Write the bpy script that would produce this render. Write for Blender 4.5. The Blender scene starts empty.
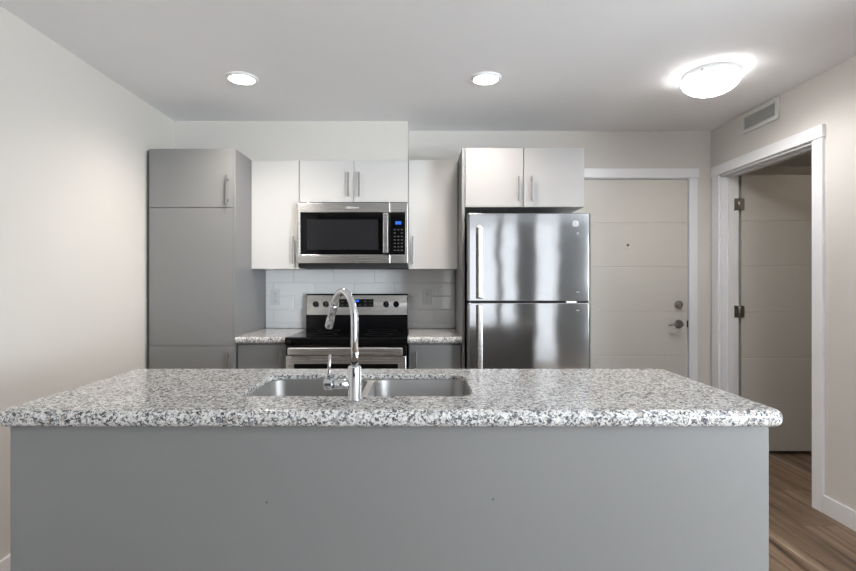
import bpy, bmesh, math, random
from mathutils import Vector, Matrix
PI = math.pi
random.seed(7)
SC = bpy.context.scene
COL = SC.collection

# ------------------------------------------------------------------ camera
WALL = 3.82                      # distance from camera to the back wall (wall face is y = 0)
CAMZ = 1.249
cam = bpy.data.cameras.new('camera'); camo = bpy.data.objects.new('camera', cam); COL.objects.link(camo)
cam.sensor_width = 36.0
cam.lens = 503.0 / 856.0 * 36.0
cam.shift_x = 8.0 / 856.0
cam.shift_y = -1.5 / 856.0
cam.clip_start = 0.02
camo.location = (0, -WALL, CAMZ)
camo.rotation_euler = (PI / 2, 0, 0)
SC.camera = camo

# ------------------------------------------------------------------ colour management, sky, daylight
SC.view_settings.view_transform = 'Standard'
SC.view_settings.look = 'None'
SC.view_settings.gamma = 1.0
SC.view_settings.use_curve_mapping = False
SC.view_settings.exposure = 1.1
w = bpy.data.worlds.new('sky'); SC.world = w; w.use_nodes = True
bg = w.node_tree.nodes['Background']
bg.inputs['Color'].default_value = (0.90, 0.95, 1.0, 1); bg.inputs['Strength'].default_value = 1.25

BACKY = -5.5                     # wall with the windows, behind the camera
def area(name, loc, rot, sx, sy, power, color):
    l = bpy.data.lights.new(name, 'AREA'); l.shape = 'RECTANGLE'; l.size = sx; l.size_y = sy
    l.energy = power; l.color = color
    o = bpy.data.objects.new(name, l); COL.objects.link(o); o.location = loc; o.rotation_euler = rot
    return o
WINS = [(0.39, 1.17, 0.10, 2.33, 1.5), (1.22, 1.50, 0.10, 2.33, 0.5), (1.80, 2.18, 0.10, 2.33, 0.28),
        (2.75, 4.90, 0.25, 2.33, 300.0)]  # fourth window is unseen, added to light the room from the right
RY, RX2 = -2.9, 5.2              # unseen bay on the right, added to hold the fourth window
for i, (x0, x1, z0, z1, p) in enumerate(WINS):   # daylight at each window; the added fourth is tilted up to brighten the ceiling
    area('daylight', ((x0 + x1) / 2, BACKY - (0.13 if p < 50 else 0.4), (z0 + z1) / 2), (PI / 2 + (0.9 if p > 50 else 0), 0, 0), x1 - x0, z1 - z0, p, (0.84, 0.93, 1.0))

# ------------------------------------------------------------------ materials
def new_mat(name):
    m = bpy.data.materials.new(name); m.use_nodes = True
    nt = m.node_tree; b = nt.nodes['Principled BSDF']
    return m, nt, b
def srgb(r, g, b):
    f = lambda c: (c / 255 / 12.92) if c / 255 <= 0.04045 else ((c / 255 + 0.055) / 1.055) ** 2.4
    return (f(r), f(g), f(b), 1)
def paint(name, col, rough=0.6, bump=0.0, scale=300, var=0.02, spec=0.5, coat=0.0):
    m, nt, b = new_mat(name)
    tc = nt.nodes.new('ShaderNodeTexCoord')
    n = nt.nodes.new('ShaderNodeTexNoise'); n.inputs['Scale'].default_value = 2.5; n.inputs['Detail'].default_value = 3
    nt.links.new(tc.outputs['Object'], n.inputs['Vector'])
    mx = nt.nodes.new('ShaderNodeMix'); mx.data_type = 'RGBA'
    mx.inputs[6].default_value = tuple(c * (1 - var) for c in col[:3]) + (1,)
    mx.inputs[7].default_value = tuple(min(1, c * (1 + var)) for c in col[:3]) + (1,)
    nt.links.new(n.outputs['Fac'], mx.inputs[0]); nt.links.new(mx.outputs[2], b.inputs['Base Color'])
    b.inputs['Roughness'].default_value = rough
    b.inputs['Specular IOR Level'].default_value = spec
    b.inputs['Coat Weight'].default_value = coat
    if bump:
        n2 = nt.nodes.new('ShaderNodeTexNoise'); n2.inputs['Scale'].default_value = scale; n2.inputs['Detail'].default_value = 2
        nt.links.new(tc.outputs['Object'], n2.inputs['Vector'])
        bp = nt.nodes.new('ShaderNodeBump'); bp.inputs['Strength'].default_value = bump; bp.inputs['Distance'].default_value = 0.001
        nt.links.new(n2.outputs['Fac'], bp.inputs['Height']); nt.links.new(bp.outputs['Normal'], b.inputs['Normal'])
    return m
def plain(name, col, rough=0.4, metal=0.0, spec=0.5):
    m = paint(name, col, rough, var=0.01, spec=spec)
    m.node_tree.nodes['Principled BSDF'].inputs['Metallic'].default_value = metal
    return m
def steel(name, col, rough=0.25, aniso=0.7, wav=0.0, wscale=(1.2, 1, 2.6), streak=0.06):
    m, nt, b = new_mat(name)
    b.inputs['Base Color'].default_value = col; b.inputs['Metallic'].default_value = 1.0
    tc = nt.nodes.new('ShaderNodeTexCoord')
    mp = nt.nodes.new('ShaderNodeMapping'); mp.inputs['Scale'].default_value = (3, 3, 500)
    n = nt.nodes.new('ShaderNodeTexNoise'); n.inputs['Scale'].default_value = 1.0; n.inputs['Detail'].default_value = 2
    nt.links.new(tc.outputs['Object'], mp.inputs['Vector']); nt.links.new(mp.outputs[0], n.inputs['Vector'])
    mr = nt.nodes.new('ShaderNodeMapRange'); mr.inputs['To Min'].default_value = rough - streak; mr.inputs['To Max'].default_value = rough + streak
    nt.links.new(n.outputs['Fac'], mr.inputs['Value']); nt.links.new(mr.outputs[0], b.inputs['Roughness'])
    b.inputs['Anisotropic'].default_value = aniso; b.inputs['Anisotropic Rotation'].default_value = 0.25
    if aniso:
        tg = nt.nodes.new('ShaderNodeTangent'); tg.direction_type = 'RADIAL'; tg.axis = 'Z'
        nt.links.new(tg.outputs[0], b.inputs['Tangent'])
    if wav:
        mp2 = nt.nodes.new('ShaderNodeMapping'); mp2.inputs['Scale'].default_value = wscale
        nt.links.new(tc.outputs['Object'], mp2.inputs['Vector'])
        n2 = nt.nodes.new('ShaderNodeTexNoise'); n2.inputs['Scale'].default_value = 1.6; n2.inputs['Detail'].default_value = 1.0
        nt.links.new(mp2.outputs[0], n2.inputs['Vector'])
        bp = nt.nodes.new('ShaderNodeBump'); bp.inputs['Strength'].default_value = wav; bp.inputs['Distance'].default_value = 0.02
        nt.links.new(n2.outputs['Fac'], bp.inputs['Height']); nt.links.new(bp.outputs['Normal'], b.inputs['Normal'])
    return m
def emit(name, col, strength):
    m, nt, b = new_mat(name)
    b.inputs['Base Color'].default_value = (0.8, 0.8, 0.8, 1)
    b.inputs['Emission Color'].default_value = col; b.inputs['Emission Strength'].default_value = strength
    return m
def granite(name):
    m, nt, b = new_mat(name)
    tc = nt.nodes.new('ShaderNodeTexCoord')
    nz = nt.nodes.new('ShaderNodeTexNoise'); nz.inputs['Scale'].default_value = 90; nz.inputs['Detail'].default_value = 2
    nt.links.new(tc.outputs['Object'], nz.inputs['Vector'])
    ad = nt.nodes.new('ShaderNodeMix'); ad.data_type = 'RGBA'; ad.blend_type = 'LINEAR_LIGHT'; ad.inputs[0].default_value = 0.012
    nt.links.new(tc.outputs['Object'], ad.inputs[6]); nt.links.new(nz.outputs['Color'], ad.inputs[7])
    def vor(scale):
        v = nt.nodes.new('ShaderNodeTexVoronoi'); v.inputs['Scale'].default_value = scale
        nt.links.new(ad.outputs[2], v.inputs['Vector'])
        sp = nt.nodes.new('ShaderNodeSeparateColor'); nt.links.new(v.outputs['Color'], sp.inputs[0])
        return sp
    a = vor(175); c = vor(360)
    def ramp(stops):
        r = nt.nodes.new('ShaderNodeValToRGB'); r.color_ramp.interpolation = 'CONSTANT'
        e = r.color_ramp.elements
        while len(e) < len(stops): e.new(0.5)
        for el, (p, cc) in zip(e, stops): el.position = p; el.color = cc
        return r
    r1 = ramp([(0.0, (0.70, 0.685, 0.66, 1)), (0.36, (0.52, 0.51, 0.50, 1)), (0.54, (0.18, 0.185, 0.20, 1)),
               (0.69, (0.42, 0.35, 0.30, 1)), (0.76, (0.04, 0.042, 0.05, 1)), (0.86, (0.018, 0.019, 0.022, 1))])
    nt.links.new(a.outputs[0], r1.inputs[0])
    r2 = ramp([(0.0, (0.72, 0.72, 0.72, 1)), (0.45, (0.46, 0.46, 0.47, 1)), (0.74, (0.18, 0.18, 0.2, 1)), (0.88, (0.05, 0.05, 0.055, 1))])
    nt.links.new(c.outputs[1], r2.inputs[0])
    mx = nt.nodes.new('ShaderNodeMix'); mx.data_type = 'RGBA'; mx.inputs[0].default_value = 0.18
    nt.links.new(r1.outputs[0], mx.inputs[6]); nt.links.new(r2.outputs[0], mx.inputs[7])
    nt.links.new(mx.outputs[2], b.inputs['Base Color'])
    b.inputs['Roughness'].default_value = 0.13; b.inputs['Specular IOR Level'].default_value = 0.35
    return m
def wood(name):
    m, nt, b = new_mat(name)
    tc = nt.nodes.new('ShaderNodeTexCoord')
    mp = nt.nodes.new('ShaderNodeMapping'); mp.inputs['Rotation'].default_value = (0, 0, PI / 2)
    nt.links.new(tc.outputs['Object'], mp.inputs['Vector'])
    br = nt.nodes.new('ShaderNodeTexBrick'); br.offset = 0.37; br.inputs['Scale'].default_value = 1
    br.inputs['Brick Width'].default_value = 1.22; br.inputs['Row Height'].default_value = 0.18
    br.inputs['Mortar Size'].default_value = 0.0012; br.inputs['Mortar Smooth'].default_value = 0.1
    br.inputs['Color1'].default_value = (0, 0, 0, 1); br.inputs['Color2'].default_value = (1, 1, 1, 1); br.inputs['Mortar'].default_value = (0.5, 0.5, 0.5, 1)
    nt.links.new(mp.outputs[0], br.inputs['Vector'])
    # grain: long noise along the planks, shifted per plank
    mg = nt.nodes.new('ShaderNodeMapping'); mg.inputs['Scale'].default_value = (19, 0.95, 1)
    nt.links.new(tc.outputs['Object'], mg.inputs['Vector'])
    sc = nt.nodes.new('ShaderNodeVectorMath'); sc.operation = 'SCALE'; sc.inputs['Scale'].default_value = 7.0
    nt.links.new(br.outputs['Color'], sc.inputs[0])
    va = nt.nodes.new('ShaderNodeVectorMath'); va.operation = 'ADD'
    nt.links.new(mg.outputs[0], va.inputs[0]); nt.links.new(sc.outputs[0], va.inputs[1])
    n = nt.nodes.new('ShaderNodeTexNoise'); n.inputs['Scale'].default_value = 1.0; n.inputs['Detail'].default_value = 6; n.inputs['Roughness'].default_value = 0.62
    n.inputs['Distortion'].default_value = 0.6
    nt.links.new(va.outputs[0], n.inputs['Vector'])
    r = nt.nodes.new('ShaderNodeValToRGB'); e = r.color_ramp.elements
    e[0].position = 0.36; e[0].color = (0.050, 0.030, 0.018, 1)
    e[1].position = 0.68; e[1].color = (0.46, 0.39, 0.32, 1)
    k = e.new(0.45); k.color = (0.17, 0.105, 0.062, 1)
    k = e.new(0.60); k.color = (0.25, 0.175, 0.115, 1)
    nt.links.new(n.outputs['Fac'], r.inputs[0])
    hs = nt.nodes.new('ShaderNodeMix'); hs.data_type = 'RGBA'; hs.blend_type = 'MULTIPLY'
    mr = nt.nodes.new('ShaderNodeMapRange'); mr.inputs['To Min'].default_value = 0.75; mr.inputs['To Max'].default_value = 1.2
    nt.links.new(br.outputs['Color'], mr.inputs['Value'])
    cb = nt.nodes.new('ShaderNodeCombineColor')
    for q in range(3): nt.links.new(mr.outputs[0], cb.inputs[q])
    hs.inputs[0].default_value = 1.0
    nt.links.new(r.outputs[0], hs.inputs[6]); nt.links.new(cb.outputs[0], hs.inputs[7])
    dk = nt.nodes.new('ShaderNodeMix'); dk.data_type = 'RGBA'; dk.inputs[7].default_value = (0.04, 0.03, 0.02, 1)
    nt.links.new(br.outputs['Fac'], dk.inputs[0]); nt.links.new(hs.outputs[2], dk.inputs[6])
    nt.links.new(dk.outputs[2], b.inputs['Base Color'])
    b.inputs['Roughness'].default_value = 0.42
    bp = nt.nodes.new('ShaderNodeBump'); bp.inputs['Strength'].default_value = 0.15; bp.inputs['Distance'].default_value = 0.002
    nt.links.new(n.outputs['Fac'], bp.inputs['Height']); nt.links.new(bp.outputs['Normal'], b.inputs['Normal'])
    return m

M = {}
M['wall'] = paint('wall_paint', (0.665, 0.635, 0.595, 1), 0.75, 0.15, 260)
M['ceiling'] = paint('ceiling_paint', (0.90, 0.90, 0.91, 1), 0.85, 0.25, 200)
M['trim'] = paint('trim_paint', (0.84, 0.84, 0.85, 1), 0.35)
M['door'] = paint('door_paint', (0.60, 0.575, 0.525, 1), 0.4, 0.05, 150)
M['grey'] = paint('grey_cabinet_laminate', (0.215, 0.212, 0.211, 1), 0.33, var=0.01)
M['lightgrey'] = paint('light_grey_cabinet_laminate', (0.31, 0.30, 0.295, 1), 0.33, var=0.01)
M['white'] = paint('white_cabinet_laminate', (0.62, 0.605, 0.59, 1), 0.30, var=0.01)
M['floor'] = wood('plank_floor')
M['granite'] = granite('speckled_granite')
M['steel'] = steel('brushed_steel', (0.74, 0.73, 0.72, 1), 0.26)
M['fridge'] = steel('fridge_steel', (0.33, 0.33, 0.335, 1), 0.10, 0.9, wav=0.13, wscale=(1.2, 1, 3.2), streak=0.02)
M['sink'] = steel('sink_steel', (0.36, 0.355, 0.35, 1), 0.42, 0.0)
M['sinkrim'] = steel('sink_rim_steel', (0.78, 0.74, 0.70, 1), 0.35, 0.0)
M['chrome'] = plain('chrome', (0.68, 0.69, 0.71, 1), 0.07, 1.0)
M['nickel'] = plain('satin_nickel', (0.40, 0.38, 0.35, 1), 0.28, 1.0)
M['handle'] = plain('satin_handle_metal', (0.34, 0.33, 0.32, 1), 0.3, 1.0)
M['black'] = plain('black_enamel', (0.005, 0.005, 0.006, 1), 0.15, spec=0.3)
M['glass'] = plain('black_glass', (0.003, 0.003, 0.0035, 1), 0.05, spec=0.3)
M['mesh'] = plain('door_screen_glass', (0.018, 0.018, 0.020, 1), 0.12, spec=0.3)
M['matblack'] = plain('matt_black', (0.012, 0.012, 0.012, 1), 0.6)
M['dark'] = plain('dark_gap', (0.03, 0.03, 0.03, 1), 0.7)
M['tile'] = paint('glazed_tile', (0.80, 0.80, 0.80, 1), 0.07, var=0.02)
M['grout'] = paint('grout', (0.72, 0.72, 0.72, 1), 0.8)
M['outlet'] = paint('white_plastic', (0.66, 0.665, 0.67, 1), 0.3)
M['slot'] = plain('outlet_slot', (0.05, 0.05, 0.05, 1), 0.6)
M['vent'] = paint('vent_enamel', (0.66, 0.66, 0.63, 1), 0.4)
M['blue'] = emit('blue_display', (0.003, 0.14, 0.8, 1), 0.5)
M['blue'].node_tree.nodes['Principled BSDF'].inputs['Base Color'].default_value = (0.005, 0.01, 0.03, 1)
M['duct'] = plain('duct_grey', (0.22, 0.22, 0.22, 1), 0.7)
M['wallfront'] = paint('window_wall_paint', (0.13, 0.13, 0.13, 1), 0.75)  # unseen wall, darkened to cut bounce on the island and deepen fridge reflections
M['led'] = emit('led_lens', (1.0, 0.96, 0.90, 1), 9.0)
M['bulb'] = emit('bulb_glass', (1.0, 0.98, 0.95, 1), 1.6)
M['button'] = plain('button_print', (0.07, 0.07, 0.073, 1), 0.5)
M['logo'] = plain('logo_print', (0.88, 0.88, 0.88, 1), 0.4, 0.0)
M['badge'] = plain('badge_grey', (0.30, 0.30, 0.31, 1), 0.35)
M['ring'] = plain('burner_print', (0.02, 0.02, 0.021, 1), 0.4)
M['dust'] = paint('screw_plug', (0.10, 0.10, 0.105, 1), 0.5)
def shade_mat():
    m, nt, b = new_mat('frosted_glass')
    out = nt.nodes['Material Output']
    tr = nt.nodes.new('ShaderNodeBsdfTranslucent'); tr.inputs[0].default_value = (0.82, 0.82, 0.82, 1)
    b.inputs['Base Color'].default_value = (0.88, 0.88, 0.88, 1); b.inputs['Roughness'].default_value = 0.2
    mx = nt.nodes.new('ShaderNodeMixShader'); mx.inputs[0].default_value = 0.5
    nt.links.new(b.outputs[0], mx.inputs[1]); nt.links.new(tr.outputs[0], mx.inputs[2])
    tp = nt.nodes.new('ShaderNodeBsdfTransparent'); m2 = nt.nodes.new('ShaderNodeMixShader'); m2.inputs[0].default_value = 0.45
    nt.links.new(mx.outputs[0], m2.inputs[1]); nt.links.new(tp.outputs[0], m2.inputs[2]); nt.links.new(m2.outputs[0], out.inputs[0])
    return m
M['shade'] = shade_mat()
def pane_mat():
    m, nt, b = new_mat('window_glass')
    out = nt.nodes['Material Output']
    tr = nt.nodes.new('ShaderNodeBsdfTransparent'); gl = nt.nodes.new('ShaderNodeBsdfGlossy'); gl.inputs['Roughness'].default_value = 0.02
    mx = nt.nodes.new('ShaderNodeMixShader'); mx.inputs[0].default_value = 0.06
    nt.links.new(tr.outputs[0], mx.inputs[1]); nt.links.new(gl.outputs[0], mx.inputs[2]); nt.links.new(mx.outputs[0], out.inputs[0])
    return m
M['pane'] = pane_mat()

# ------------------------------------------------------------------ mesh helpers
def B(): return bmesh.new()
def box(bm, x0, x1, y0, y1, z0, z1, bev=0.0, seg=2):
    x0, x1 = min(x0, x1), max(x0, x1); y0, y1 = min(y0, y1), max(y0, y1); z0, z1 = min(z0, z1), max(z0, z1)
    t = bmesh.new()
    vs = [t.verts.new((x, y, z)) for z in (z0, z1) for y in (y0, y1) for x in (x0, x1)]
    for f in ((0, 2, 3, 1), (4, 5, 7, 6), (0, 1, 5, 4), (2, 6, 7, 3), (0, 4, 6, 2), (1, 3, 7, 5)):
        t.faces.new([vs[i] for i in f])
    if bev:
        bmesh.ops.bevel(t, geom=list(t.edges), offset=bev, segments=seg, affect='EDGES', profile=0.5)
    merge(bm, t); return bm
def merge(bm, t):
    t.verts.ensure_lookup_table(); mp = {}
    for v in t.verts: mp[v] = bm.verts.new(v.co)
    for f in t.faces:
        nf = bm.faces.new([mp[v] for v in f.verts]); nf.smooth = f.smooth
    t.free()
def ring_frame(p, d, up=None):
    d = d.normalized(); up = up or (Vector((0, 0, 1)) if abs(d.z) < 0.95 else Vector((0, 1, 0)))
    a = d.cross(up).normalized(); b = a.cross(d).normalized(); return a, b
def tube(bm, pts, rad, n=16, cap=True):
    pts = [Vector(p) for p in pts]
    rads = rad if isinstance(rad, (list, tuple)) else [rad] * len(pts)
    prev = None; rings = []
    for i, p in enumerate(pts):
        d = (pts[min(i + 1, len(pts) - 1)] - pts[max(i - 1, 0)])
        if d.length < 1e-9: d = Vector((0, 0, 1))
        d.normalize()
        if prev is None: a, b = ring_frame(p, d)
        else:
            a = (prev - d * prev.dot(d)).normalized(); b = d.cross(a).normalized()
        prev = a
        rings.append([bm.verts.new(p + (a * math.cos(2 * PI * k / n) + b * math.sin(2 * PI * k / n)) * rads[i]) for k in range(n)])
    for r0, r1 in zip(rings, rings[1:]):
        for k in range(n):
            f = bm.faces.new((r0[k], r0[(k + 1) % n], r1[(k + 1) % n], r1[k])); f.smooth = True
    if cap:
        bm.faces.new(rings[0]); bm.faces.new(list(reversed(rings[-1])))
    return bm
def cyl(bm, p0, p1, r, n=20, bev=0.0):
    """round bar with eased ends"""
    p0, p1 = Vector(p0), Vector(p1); d = (p1 - p0).normalized()
    if bev: pts = [p0, p0 + d * 1e-5, p0 + d * bev, p1 - d * bev, p1 - d * 1e-5, p1]; rs = [r - bev, r - bev, r, r, r - bev, r - bev]; pts = [p0, p0 + d * bev, p1 - d * bev, p1]; rs = [r - bev, r, r, r - bev]; m_ = bev * 0.6; pts = [p0, p0 + d * bev, p0 + d * (bev + m_), p1 - d * (bev + m_), p1 - d * bev, p1]; rs = [r - bev, r, r, r, r, r - bev]
    else: pts = [p0, p1]; rs = [r, r]
    a, b = ring_frame(p0, d); rings = []
    for p, rr in zip(pts, rs):
        rings.append([bm.verts.new(p + (a * math.cos(2 * PI * k / n) + b * math.sin(2 * PI * k / n)) * rr) for k in range(n)])
    for r0, r1 in zip(rings, rings[1:]):
        for k in range(n):
            f = bm.faces.new((r0[k], r0[(k + 1) % n], r1[(k + 1) % n], r1[k])); f.smooth = True
    bm.faces.new(rings[0]); bm.faces.new(list(reversed(rings[-1])))
    return bm
def lathe(bm, prof, cx, cy, n=48, smooth=True):
    """revolve (r, z) profile about the vertical axis"""
    rings = []
    for r, z in prof:
        if r < 1e-6: rings.append([bm.verts.new((cx, cy, z))])
        else: rings.append([bm.verts.new((cx + r * math.cos(2 * PI * k / n), cy + r * math.sin(2 * PI * k / n), z)) for k in range(n)])
    for r0, r1 in zip(rings, rings[1:]):
        for k in range(n):
            q = [r0[k % len(r0)], r0[(k + 1) % len(r0)], r1[(k + 1) % len(r1)], r1[k % len(r1)]]
            u = []
            for v in q:
                if v not in u: u.append(v)
            if len(u) > 2:
                f = bm.faces.new(u); f.smooth = smooth
    return bm
def rr(x0, x1, y0, y1, r, z, n=8):
    r = max(r, 0.0005); out = []
    for cx, cy, a0 in ((x1 - r, y1 - r, 0), (x0 + r, y1 - r, PI / 2), (x0 + r, y0 + r, PI), (x1 - r, y0 + r, 1.5 * PI)):
        for k in range(n + 1):
            a = a0 + PI / 2 * k / n
            out.append((cx + r * math.cos(a), cy + r * math.sin(a), z))
    return out
def loft(bm, loops, closed=False, cap0=False, cap1=False, smooth=False, flat=()):
    R = [[bm.verts.new(p) for p in l] for l in loops]
    n = len(R[0]); seq = list(zip(R, R[1:])) + ([(R[-1], R[0])] if closed else [])
    for i, (a, b) in enumerate(seq):
        for k in range(n):
            f = bm.faces.new((a[k], a[(k + 1) % n], b[(k + 1) % n], b[k])); f.smooth = smooth and i not in flat
    if cap0: bm.faces.new(list(reversed(R[0])))
    if cap1: bm.faces.new(R[-1])
    return bm
def extrude_x(bm, prof, x0, x1, smooth=False):
    """prof: closed list of (y, z)"""
    a = [bm.verts.new((x0, y, z)) for y, z in prof]; b = [bm.verts.new((x1, y, z)) for y, z in prof]; n = len(prof)
    for k in range(n):
        f = bm.faces.new((a[k], a[(k + 1) % n], b[(k + 1) % n], b[k])); f.smooth = smooth
    bm.faces.new(list(reversed(a))); bm.faces.new(b)
    return bm
def origin_of(o):
    v = Vector((0, 0, 0))
    while o is not None: v += Vector(o.location); o = o.parent
    return v
def build(name, bm, mat, parent=None, label=None, origin=None):
    bmesh.ops.recalc_face_normals(bm, faces=list(bm.faces))
    off = origin_of(parent) if parent else Vector((0, 0, 0))
    if origin is None:
        xs = [v.co for v in bm.verts]
        lo = Vector([min(c[i] for c in xs) for i in range(3)]); hi = Vector([max(c[i] for c in xs) for i in range(3)])
        origin = Vector(((lo.x + hi.x) / 2, (lo.y + hi.y) / 2, lo.z))
    bmesh.ops.translate(bm, verts=list(bm.verts), vec=-Vector(origin))
    me = bpy.data.meshes.new(name); bm.to_mesh(me); bm.free()
    me.materials.append(mat)
    o = bpy.data.objects.new(name, me); COL.objects.link(o)
    o.location = Vector(origin) - off
    if parent: o.parent = parent
    if label: o['label'] = label
    return o
def thing(name, label, cat, loc, group=None):
    o = bpy.data.objects.new(name, None); COL.objects.link(o); o.location = loc
    o.empty_display_size = 0.05
    o['label'] = label; o['category'] = cat
    if group: o['group'] = group
    return o
def tag(o, label, cat, group=None):
    o['label'] = label; o['category'] = cat
    if group: o['group'] = group
    return o
def struct(name, bm, mat, parent=None, origin=(0, 0, 0)):
    o = build(name, bm, mat, parent, origin=Vector(origin) if parent is None else None)
    if parent is None: o['kind'] = 'structure'
    return o
def text_mesh(name, body, size, mat, parent, x, y, z, depth=0.0006, shear=0.0, label=None):
    c = bpy.data.curves.new(name, 'FONT'); c.body = body; c.size = size; c.extrude = depth; c.align_x = 'CENTER'; c.align_y = 'CENTER'; c.shear = shear
    t = bpy.data.objects.new(name, c); COL.objects.link(t)
    bpy.context.view_layer.update()
    me = bpy.data.meshes.new_from_object(t.evaluated_get(bpy.context.evaluated_depsgraph_get()))
    bpy.data.objects.remove(t); bpy.data.curves.remove(c)
    me.transform(Matrix.Rotation(PI / 2, 4, 'X'))
    me.materials.clear(); me.materials.append(mat); me.name = name
    o = bpy.data.objects.new(name, me); COL.objects.link(o)
    o.location = Vector((x, y, z)) - origin_of(parent); o.parent = parent
    if label: o['label'] = label
    return o

# ------------------------------------------------------------------ the room
XL, XR, CZ = -1.75, 2.21, 2.411
WT = 0.125                       # thickness of the right wall
DY0, DY1, DZ = -1.00, -0.12, 2.052   # doorway in the right wall
HX, HY0, HY1, HZ = 3.9, -2.4, 0.30, 2.21   # the small room beyond it
struct('floor', box(B(), XL - 0.1, RX2 + 0.1, BACKY - 0.12, HY1 + 0.1, -0.1, 0.0), M['floor'])
struct('ceiling', box(box(B(), XL - 0.1, XR + WT, BACKY - 0.12, 0.14, CZ, CZ + 0.1), XR + WT, RX2 + 0.1, BACKY - 0.12, RY + 0.1, CZ, CZ + 0.1), M['ceiling'])
struct('wall_added_bay_right', box(B(), RX2, RX2 + 0.1, BACKY - 0.12, RY + 0.1, 0, CZ), M['wall'])  # walls of the unseen bay, added for the light from the right
struct('wall_added_bay_back', box(B(), XR + WT, RX2, RY, RY + 0.1, 0, CZ), M['wall'])
struct('wall_left', box(B(), XL - 0.1, XL, BACKY - 0.12, 0.14, 0, CZ), M['wall'])
# back wall with the entry door opening
EX0, EX1, EZ = 1.105, 2.045, 2.052
b = B()
box(b, XL, EX0, 0, 0.14, 0, CZ); box(b, EX1, XR + 0.001, 0, 0.14, 0, CZ); box(b, EX0, EX1, 0, 0.14, EZ, CZ)
struct('wall_back', b, M['wall'])
b = B()
box(b, XR, XR + WT, RY, DY0, 0, CZ); box(b, XR, XR + WT, DY1, 0.14, 0, CZ); box(b, XR, XR + WT, DY0, DY1, DZ, CZ)
struct('wall_right', b, M['wall'])
# unseen darkened wall behind the camera; its rightmost window is added for light
b = B(); xs = [XL]; wins = sorted(WINS)
zlo = {w_[0]: w_[2] for w_ in wins}
cur = XL
for (x0, x1, z0, z1, p) in wins:
    box(b, cur, x0, BACKY - 0.12, BACKY, 0, CZ); box(b, x0, x1, BACKY - 0.12, BACKY, z1, CZ); box(b, x0, x1, BACKY - 0.12, BACKY, 0, z0); cur = x1
box(b, cur, RX2, BACKY - 0.12, BACKY, 0, CZ)
struct('wall_front', b, M['wallfront'])
for i, (x0, x1, z0, z1, p) in enumerate(wins):
    b = B(); f = 0.035
    box(b, x0, x0 + f, BACKY - 0.1, BACKY + 0.01, z0, z1); box(b, x1 - f, x1, BACKY - 0.1, BACKY + 0.01, z0, z1)
    box(b, x0 + f, x1 - f, BACKY - 0.1, BACKY + 0.01, z0, z0 + f); box(b, x0 + f, x1 - f, BACKY - 0.1, BACKY + 0.01, z1 - f, z1)
    o = struct('window_%d' % (i + 1), b, M['trim'])
    build('window_pane', box(B(), x0 + f, x1 - f, BACKY - 0.06, BACKY - 0.054, z0 + f, z1 - f), M['pane'], o)
# soffit above the wall cabinets
struct('wall_soffit', box(B(), XL, -0.086, -0.23, 0, 2.113, CZ), M['wall'])
# the small room beyond the doorway
struct('wall_small_room_back', box(B(), XR + WT, HX, HY1, HY1 + 0.1, 0, HZ), M['wall'])
struct('wall_small_room_right', box(B(), HX, HX + 0.1, HY0, HY1 + 0.1, 0, HZ), M['wall'])
struct('wall_small_room_front', box(B(), XR + WT, HX + 0.1, HY0 - 0.1, HY0, 0, HZ), M['wall'])
struct('ceiling_small_room', box(B(), XR + WT, HX + 0.1, HY0 - 0.1, HY1 + 0.1, HZ, HZ + 0.1), M['ceiling'])
# wall return closing the small room behind the back wall line
struct('wall_small_room_left', box(B(), XR + WT - 0.01, XR + WT, 0.14, HY1, 0, HZ), M['wall'])

# baseboards
def base_profile_x(x0, x1, y, s):   # runs in x, face at y, room side sign s
    b = B(); box(b, x0, x1, y, y + s * 0.013, 0.0, 0.098, 0.002); return b
def base_profile_y(y0, y1, x, s):
    b = B(); box(b, x, x + s * 0.013, y0, y1, 0.0, 0.098, 0.002); return b
struct('baseboard_left', base_profile_y(BACKY, -0.66, XL, 1), M['trim'])
struct('baseboard_right', base_profile_y(RY, -1.078, XR, -1), M['trim'])
struct('baseboard_back', base_profile_x(2.103, XR, 0, -1), M['trim'])
struct('baseboard_corner', base_profile_y(-0.034, 0, XR, -1), M['trim'])

# ---- entry door (door_1) and its casing
b = B()
box(b, 2.0365, 2.101, -0.016, 0, 0, 2.052, 0.0015)                 # right leg
box(b, 1.02, 1.100, -0.016, 0, 0, 2.052, 0.0015)                  # left leg (behind the refrigerator)
box(b, 1.01, 2.111, -0.021, 0, 2.052, 2.122, 0.0015)              # head
box(b, 2.0365, 2.0450, -0.004, 0.13, 0, 2.046); box(b, 1.105, 1.117, -0.004, 0.13, 0, 2.045)   # jambs
box(b, 1.105, 2.0450, -0.004, 0.13, 2.046, 2.052)
struct('trim_1', b, M['trim'])
def slab_door(x0, x1, y0, y1, z0, z1, gz, front_sign=-1, gx0=None, gx1=None):
    """flush door leaf: horizontal V grooves really cut in both faces"""
    b = B(); g = 0.0030; hw = 0.0045
    zs = [z0]; 
    for z in sorted(gz): zs += [z - hw, z, z + hw]
    zs.append(z1)
    fr = []; bk = []
    for z in zs:
        d = g if any(abs(z - q) < 1e-6 for q in gz) else 0
        fr.append((y0 + d, z)); bk.append((y1 - d, z))
    extrude_x(b, fr + list(reversed(bk)), x0, x1)
    return b
GZ = [1.713, 1.378, 1.040, 0.703, 0.366]
d1 = struct('door_1', slab_door(1.119, 2.0345, 0.006, 0.046, 0.008, 2.0435, GZ), M['door'])
dp = build('door_peephole', cyl(B(), (1.580, 0.0060, 1.545), (1.580, 0.0000, 1.545), 0.010, 20, 0.002), M['nickel'], d1)
build('peephole_lens', cyl(B(), (1.580, 0.0005, 1.545), (1.580, -0.0015, 1.545), 0.006, 16), M['glass'], dp)
b = B(); cyl(b, (1.964, 0.0060, 1.092), (1.964, -0.0120, 1.092), 0.032, 32, 0.005)
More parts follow.
